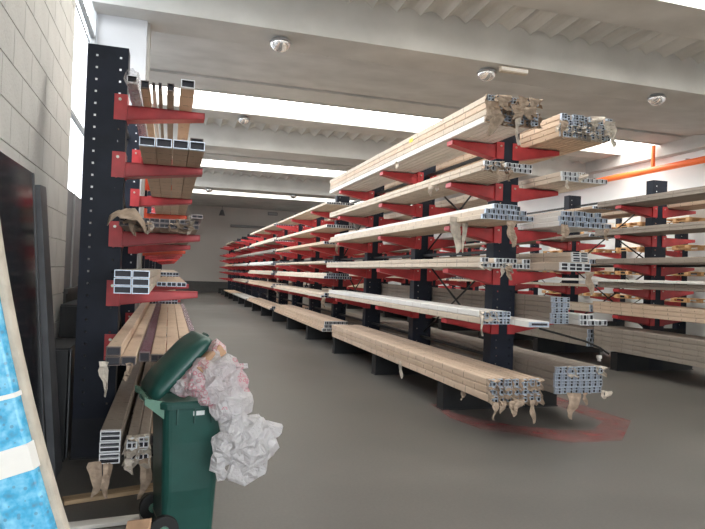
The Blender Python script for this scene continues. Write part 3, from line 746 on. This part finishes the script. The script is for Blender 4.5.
# level C
bundle('mixed dark-ended profiles under torn brown paper on the third left rack arms', -.37, 4.75, 1.897, 8, 2, .072, .035, 6.0, 'grey', 'alu_dark', 1, GL,
       sleeve='flap', sleeve_p=.3, flaps=[(.52, -.02, .10, .05, .14, 'flap_pale'), (.10, -.02, .05, .05, .12, 'flap'), (.22, -.02, .05, .05, .10, 'flap_pale')], var=31)
tube('black square tube end poking out at the right of the third left rack arms', .14, 4.55, 1.968, .085, .03, 5.0, 'alu_dark', 'alu_dark', web=1)
b = MB(); R = random.Random(9); nx, ny = 12, 8; vs = []
for j in range(ny+1):
    for i in range(nx+1):
        u, v = i/nx, j/ny; x = -.43+.26*u; y = 4.55+.35*v
        z = 2.02-.09*(abs(u-.45)*2)**3-.07*max(0, .35-v)*3+R.uniform(-.007, .007)+.012*math.sin(u*9+v*5)
        vs.append((x, y, z))
b.add(vs, [(j*(nx+1)+i, j*(nx+1)+i+1, (j+1)*(nx+1)+i+1, (j+1)*(nx+1)+i) for j in range(ny) for i in range(nx)], 'flap')
b.smooth = True; o = b.build('brown_paper_sheet'); tag(o, 'crumpled sheet of brown paper draped over profile ends, third left rack arms', 'paper'); o.modifiers.new('t', 'SOLIDIFY').thickness = .002
# level D
bundle('neat stack of six white channel profiles, two wide and three high, fourth left rack arms', -.375, 4.6, 1.402, 2, 3, .122, .058, 6.0, 'flap_pale', 'alu', 0, GL, stagger=.01, var=32)
bundle('flat kraft-wrapped layer lying right of the white six-profile stack, left rack', -.12, 6.6, 1.402, 3, 1, .10, .05, 4.2, 'kraft', 'alu', 1, GL, ends=False, var=33)
# level E
bundle('brown-wrapped flat profiles on the lowest left rack arms, behind the bin lid', -.10, 4.35, .952, 3, 1, .10, .055, 6.0, 'kraft', 'alu_dark', 1, GL, var=34)
tube('mauve film-wrapped long profile beside the brown flat ones, lowest left rack arms', -.175, 4.35, .952, .07, .065, 6.2, 'film_purple', 'alu_dark', 'long_profile', cat='profile', dx=.0)
tube('mauve film-wrapped long profile at the aisle edge of the lowest left rack arms', .205, 4.75, .952, .05, .06, 5.6, 'film_purple', 'alu_dark', 'long_profile', cat='profile')
tt = bundle('kraft-wrapped dark square tubes near the column on the lowest left rack arms', -.375, 4.2, .952, 2, 2, .095, .062, 6.0, 'kraft', 'alu_dark', 0, GL, skip=((1, 1),), var=35,
       flaps=[(.0, -.03, .03, .05, .22, 'flap_pale'), (.15, -.03, .02, .05, .12, 'flap')])
# floor level
bundle('white-mouthed channel profiles nearest the wall at the foot of the left rack', -.385, 4.15, .335, 1, 3, .13, .07, 6.0, 'grey', 'alu_white', 2, GL, var=36, flaps=[(-.02, -.04, .03, .09, .22, 'flap'), (.06, -.04, .01, .05, .22, 'flap')])
bundle('tan profiles with crumpled film ends beside channels at left rack foot', -.225, 4.2, .335, 2, 2, .072, .075, 6.0, 'grey', 'alu_white', 3, GL, sleeve='flap_pale', sleeve_p=1, var=37, flaps=[(.12, -.05, .02, .08, .26, 'flap'), (.03, -.05, .02, .06, .1, 'flap_pale')])
bundle('wide tan kraft-wrapped profiles behind the green bin at the foot of the left rack', -.08, 4.3, .335, 3, 2, .11, .07, 5.9, 'kraft', 'alu_dark', 0, GL, var=38, flaps=[(.07, -.04, .02, .06, .22, 'flap')])
# later bays of the left rack
for s in range(3):
    y0 = [11.0, 18.0, 25.0][s]
    for li, z in enumerate([.33]+LFT):
        if s == 0 and li == 5: continue
        p = RB.choice(['kraft', 'buff', 'grey', 'buff'])
        bundle('%s bundle, %s level, %s bay of the left rack' % (desc[p], lvl_names[li], bay_names[s]), -.36, y0, z+.012, 5, RB.choice([1, 2]), .105, .055, 6.4, p, 'alu', 1, 'bundles farther back on the left rack', ends=False, var=70+s*8+li)

# ------------------------------------------------------------------ pallets and cartons on the wall rack
def pallet(x, y, z, label):
    t = empty('pallet', (x, y, z)); tag(t, label, 'pallet', 'pallets on the rack by the right wall')
    m1 = MB(); m1.box(0, 1.0, -.5, -.39, .085, .105, 'pallet'); bd = m1.mesh('deck_board')
    for i in range(6): put('deck_board', bd, t, (0, i*.178, 0))
    m2 = MB(); m2.box(0, .1, -.5, .5, 0, .018, 'pallet'); bb = m2.mesh('base_board')
    for i in range(3): put('base_board', bb, t, (i*.45, 0, 0))
    m3 = MB(); m3.box(0, .1, -.5, -.38, .018, .085, 'pallet'); bk = m3.mesh('block')
    for i in range(3):
        for j in range(3): put('block', bk, t, (i*.45, j*.44, 0))
    return t
nm_l = ['lowest', 'second lowest', 'second highest', 'highest']
for li, z in enumerate(W3):
    for j, y in enumerate((11.5, 13.25, 15.0, 16.9, 18.8)):
        pallet(13.24, y, z+.001, 'bare wooden pallet on the %s arms of the wall rack, %s from the front' % (nm_l[li], ['first', 'second', 'third', 'fourth', 'fifth'][j]))
        if (li+j) % 2 == 0 or li == 3:
            hh = .14+.1*((li*3+j) % 3)
            b = MB(); b.box(0, .7, -.38, .38, 0, hh, 'carton'); b.box(.002, .698, -.02, .02, hh, hh+.002, 'foam')
            o = b.build('carton', None, (13.36, y, z+.108)); tag(o, 'white %s box on the %s %s pallet of the wall rack' % (['flat', 'low', 'taller'][(li*3+j) % 3], ['first', 'second', 'third', 'fourth', 'fifth'][j], nm_l[li]), 'box', 'boxes on the pallets by the right wall')

# cable / dark rod hanging under the second level between the racks
b = MB(); b.smooth = True
pts = [Vector((4.1, 6.0, 1.05)), Vector((4.45, 6.0, .97)), Vector((4.75, 6.02, .90)), Vector((4.98, 6.05, .82)), Vector((5.15, 6.1, .74))]
for a, c in zip(pts, pts[1:]): b.cyl(a, c, .012, 'rubber', 8)
b.cyl((4.98, 6.05, .82), (4.985, 6.05, .72), .006, 'rubber', 6); b.box(4.95, 5.0, 6.03, 6.07, .69, .73, 'carton'); b.box(4.965, 4.985, 6.03, 6.07, .66, .69, 'carton')
tag(b.build('hanging_cable'), 'thin black cable with white plug sagging below the grey-brown stack', 'cable')

# ------------------------------------------------------------------ left foreground
# glossy black sheet leaning on the block wall
def slab(name, pts_bottom, pts_top, th, m):
    """thin leaning slab: bottom edge a->b, top edge a->b, thickness toward +x"""
    b = MB(); a, c = Vector(pts_bottom[0]), Vector(pts_bottom[1]); d, e_ = Vector(pts_top[0]), Vector(pts_top[1])
    n = (c-a).cross(d-a).normalized()
    if n.x < 0: n = -n
    b.hexa([a, c, c+n*th, a+n*th, d, e_, e_+n*th, d+n*th], m); o = b.build(name); return o
bs = empty('black_sheet', (-.6, 3.2, 0)); tag(bs, 'tall glossy black sheet leaning on the block wall, reflecting the red racks', 'sheet')
o = reparent(slab('glossy_face', [(-.84, 2.4, 0), (-.82, 4.82, 0)], [(-.995, 2.4, 2.24), (-.99, 4.82, 2.25)], .02, 'black'), bs)
o = reparent(slab('edge_strip', [(-.82, 4.822, 0), (-.82, 4.86, 0)], [(-.99, 4.822, 2.25), (-.99, 4.86, 2.25)], .026, 'greyboard'), bs); o['label'] = 'dark grey edge strip'
o = slab('grey_plank', [(-.80, 4.95, 0), (-.79, 5.17, 0)], [(-.99, 4.95, 2.18), (-.99, 5.17, 2.19)], .05, 'greyboard'); tag(o, 'dark grey plank leaning on the wall just behind the black sheet', 'plank')
# black blocks added to deepen the shadow between wall and rack column
for i, (y0, y1, hh) in enumerate([(5.35, 6.2, .9), (6.3, 9.0, 1.2)]):
    b = MB(); b.box(-.98, -.76, y0, y1, 0, hh, 'foot'); b.box(-.985, -.755, y0+.05, y1-.05, hh, hh+.012, 'foot'); b.box(-.76, -.75, y0+.1, y0+.16, 0, hh, 'greyboard')
    o = b.build('dark_crate'); tag(o, ['low black crate on the floor between wall and front column', 'taller black crate under the bright window behind the front column'][i], 'crate')
# blue film-wrapped bundle leaning, beige foam board behind it
lb = empty('wrapped_bundle', (-.15, 2.1, 0)); tag(lb, 'blue printed film bundle on beige board leaning in the left foreground', 'bundle')
def sweep(name, path, prof, m, parent, mod=True):
    """sweep a cross-section given in (side, front) offsets along path; side=+x-ish, front = -y-ish"""
    b = MB(); rs = []
    for i, p in enumerate(path):
        p = Vector(p); q = Vector(path[min(i+1, len(path)-1)])-Vector(path[max(i-1, 0)]); q.normalize()
        sd = Vector((q.z, 0, -q.x)).normalized(); fr = q.cross(sd)
        if fr.y > 0: fr = -fr
        rs.append([p+sd*a+fr*c for a, c in prof])
    b.rings(rs, m); o = b.build(name); reparent(o, parent)
    if mod: bevel(o, .008, 2)
    return o
def lean(s):    # s = 0 at the floor ..1 top; slightly bowed
    z = 2.25*s; x = -.165-.433*z+.079*z*z; return (x, 2.15, z)
path = [lean(i/14) for i in range(15)]
sweep('foam_board', path, [(-.10, 0), (.155, 0), (.165, .03), (.155, .055), (-.10, .055)], 'foam', lb)
sweep('blue_film', path[:12], [(-.005, .055), (.135, .055), (.142, .072), (.13, .098), (.015, .104), (-.005, .09)], 'bluefilm', lb)
sweep('white_strip', path[:11], [(-.09, .055), (-.03, .055), (-.03, .10), (-.09, .10)], 'white', lb)['label'] = 'white edge strip'
for s0 in (.415, .515):
    ps = [lean(s0), lean(s0+(.006 if s0 > .5 else .035))]
    o = sweep('tape_band', ps, [(-.008, .05), (.139, .05), (.146, .073), (.133, .102), (.014, .108), (-.008, .093)], 'carton', lb, False); o['label'] = 'pale tape band'
# wood offcuts on the floor
o = slab('wooden_batten', [(0, 0, 0), (0, 0, 0)], [(0, 0, 0), (0, 0, 0)], 0, 'wood'); bpy.data.objects.remove(o)
def batten(x0, y0, x1, y1, w, h, m, label, nm='wooden_batten'):
    L = math.hypot(x1-x0, y1-y0); b = MB(); b.box(0, L, -w/2, w/2, 0, h, m)
    o = b.build(nm, None, (x0, y0, .001), (0, 0, math.atan2(y1-y0, x1-x0))); bevel(o, .003); tag(o, label, 'plank'); return o
batten(-.62, 4.42, .1, 4.62, .10, .03, 'wood', 'light wooden batten on the floor left of the bin, the farther one')
batten(-.60, 3.98, -.12, 4.03, .09, .025, 'plaster', 'pale batten on the floor left of the bin, the nearer one')
b = MB(); b.hexa([(-.20, 3.48, .001), (-.08, 3.43, .001), (-.06, 3.45, .001), (-.18, 3.50, .001), (-.17, 3.58, .18), (-.05, 3.54, .20), (-.04, 3.55, .20), (-.16, 3.59, .18)], 'card')
tag(b.build('cardboard_offcut'), 'brown cardboard offcut standing against the wheel of the green bin', 'cardboard')

# ------------------------------------------------------------------ wheeled bin
BIN = (.135, 3.86); BR = math.radians(10)
bn = empty('wheeled_bin', (BIN[0], BIN[1], 0), BR); tag(bn, 'dark green wheeled bin with lid half open, stuffed with plastic film', 'bin')
def rr(hx, hy, r, z, n=4, cx=0, cy=0):
    out = []
    for qx, qy, a0 in ((1, 1, 0), (-1, 1, 90), (-1, -1, 180), (1, -1, 270)):
        for i in range(n+1):
            a = math.radians(a0+90*i/n); out.append((cx+qx*(hx-r)+r*math.cos(a), cy+qy*(hy-r)+r*math.sin(a), z))
    return out
b = MB(); b.smooth = False
HT = .82
rs = [rr(.150, .17, .04, .03), rr(.158, .19, .045, .25), rr(.168, .21, .05, .55), rr(.178, .235, .05, HT-.03), rr(.178, .235, .05, HT+.005)]
rin = [rr(.168, .225, .045, HT+.005), rr(.15, .20, .04, .3), rr(.145, .165, .04, .05)]
b.rings(rs+rin, 'bin'); o = b.build('body', bn); bevel(o, .003)
b = MB(); b.rings([rr(.180, .237, .05, HT-.035), rr(.197, .254, .06, HT-.030), rr(.199, .256, .06, HT), rr(.190, .247, .055, HT+.012), rr(.166, .223, .045, HT+.008), rr(.166, .223, .045, HT-.03)], 'bin'); b.build('rim', bn)
for xx in (-.10, .0, .10):
    b = MB(); b.box(xx-.005, xx+.005, -.245, -.20, HT-.12, HT-.03, 'bin'); b.build('rib', bn)
b = MB(); b.box(-.01, .055, -.2375, -.2335, HT-.075, HT-.05, 'sticker'); o = b.build('sticker', bn); o['label'] = 'small white sticker below the rim'
for yy in (-.19, .19):
    b = MB(); b.cyl((-.145, yy-.02, .085), (-.145, yy+.02, .085), .085, 'rubber', 24); w = b.build('wheel', bn); bevel(w, .006, 2)
    b = MB(); b.cyl((-.145, yy-.026, .085), (-.145, yy+.026, .085), .03, 'bin2', 12); b.build('hub', w)
b = MB(); b.cyl((-.145, -.2, .085), (-.145, .2, .085), .01, 'bolt', 8); b.build('axle', bn)
# hinge handle on the left
b = MB(); b.cyl((-.265, -.20, HT+.02), (-.265, .20, HT+.02), .014, 'bin2', 10)
for yy in (-.2, 0, .2): b.hexa([(-.28, yy-.012, HT-.0), (-.17, yy-.012, HT-.09), (-.17, yy+.012, HT-.09), (-.28, yy+.012, HT-.0), (-.28, yy-.012, HT+.035), (-.17, yy-.012, HT+.01), (-.17, yy+.012, HT+.01), (-.28, yy+.012, HT+.035)], 'bin2')
o = b.build('hinge_handle', bn); o['label'] = 'pale green handle and hinge'
# lid: shallow dome, tilted open about the hinge
TH = math.radians(47)
b = MB(); b.smooth = True
rs = [rr(.235, .235, .07, -.035, 5, .235), rr(.238, .238, .07, -.01, 5, .235), rr(.225, .225, .07, .02, 5, .235), rr(.17, .19, .07, .04, 5, .235), rr(.09, .10, .05, .052, 5, .235)]
under = [rr(.228, .228, .065, -.035, 5, .235), rr(.22, .22, .065, .01, 5, .235), rr(.16, .18, .06, .025, 5, .235)]
b.rings(under[::-1]+rs, 'bin'); lid = b.build('lid', bn, (-.245, 0, HT+.03)); lid.rotation_euler = (0, -TH, 0)
b = MB(); b.box(.46, .49, -.05, .05, -.03, -.012, 'bin'); b.build('lid_grip', lid)
# brown carton jammed under the lid
b = MB(); b.hexa([(.02, -.315, 1.0), (.155, -.315, 1.115), (.155, .10, 1.115), (.02, .12, 1.0), (-.02, -.30, 1.035), (.115, -.30, 1.165), (.115, .10, 1.165), (-.02, .12, 1.035)], 'card')
o = b.build('crushed_carton', None, (BIN[0], BIN[1], 0), (0, 0, BR)); bevel(o, .006); tag(o, 'crushed brown carton wedged under the open green bin lid', 'carton')

# ------------------------------------------------------------------ plastic bag
def ico(b, c, r, sc, m):
    import bmesh
    bm = bmesh.new(); bmesh.ops.create_icosphere(bm, subdivisions=3, radius=1)
    vs = [(c[0]+v.co.x*r*sc[0], c[1]+v.co.y*r*sc[1], c[2]+v.co.z*r*sc[2]) for v in bm.verts]
    b.add(vs, [[v.index for v in f.verts] for f in bm.faces], m); bm.free()
def bag(name, blobs, label, seed, dec=.035, vox=.009):
    b = MB()
    for (x, y, z, r, sx, sy, sz) in blobs: ico(b, (x, y, z), r, (sx, sy, sz), 'bag')
    o = b.build(name); tag(o, label, 'bag')
    r = o.modifiers.new('remesh', 'REMESH'); r.mode = 'VOXEL'; r.voxel_size = vox; r.use_smooth_shade = False
    for i, (sc_, st, ty) in enumerate(((.14, .05, 'CLOUDS'), (.07, .05, 'VORONOI'))):
        tx = bpy.data.textures.new('fold', ty); tx.noise_scale = sc_
        d = o.modifiers.new('fold', 'DISPLACE'); d.texture = tx; d.strength = st; d.mid_level = .45; d.texture_coords = 'LOCAL'
    dc = o.modifiers.new('facets', 'DECIMATE'); dc.ratio = dec
    return o
BY = 3.60
bag('plastic_bag', [(.275, BY+.04, 1.095, .052, 1, 1, 1.1), (.20, BY+.02, 1.00, .075, 1, .9, 1), (.11, BY+.02, .915, .06, 1.1, .8, .9), (.26, BY, 1.03, .08, 1.1, .8, .9), (.33, BY, 1.02, .08, 1, .9, .9),
                    (.19, BY-.02, .92, .07, 1.2, .8, .9), (.27, BY-.03, .90, .09, 1, .8, 1), (.37, BY-.02, .93, .085, 1, .9, 1.1), (.415, BY, 1.03, .03, 1.7, .6, .6), (.38, BY-.03, .82, .085, 1, .8, 1), (.46, BY-.02, .83, .05, .9, .8, 1.3), (.31, BY-.04, .81, .06, 1, .7, 1)],
    'crumpled white plastic bag with pink print spilling over the right side of the bin', 1)
bag('plastic_bag', [(.39, BY-.05, .70, .08, 1.05, .8, 1.1), (.50, BY-.05, .67, .085, 1.1, .8, .9), (.60, BY-.05, .66, .065, 1.15, .7, .8), (.37, BY-.06, .58, .09, 1.0, .8, 1.1), (.49, BY-.06, .55, .11, 1, .8, 1), (.58, BY-.06, .58, .07, 1, .7, 1.1), (.305, BY-.07, .50, .045, .9, .8, 1.4), (.325, BY-.07, .435, .028, 1, .9, 1.5), (.46, BY-.06, .44, .085, 1, .8, .9), (.53, BY-.06, .46, .06, 1, .8, 1)],
    'plain milky plastic bag hanging low outside the bin on the right', 2)
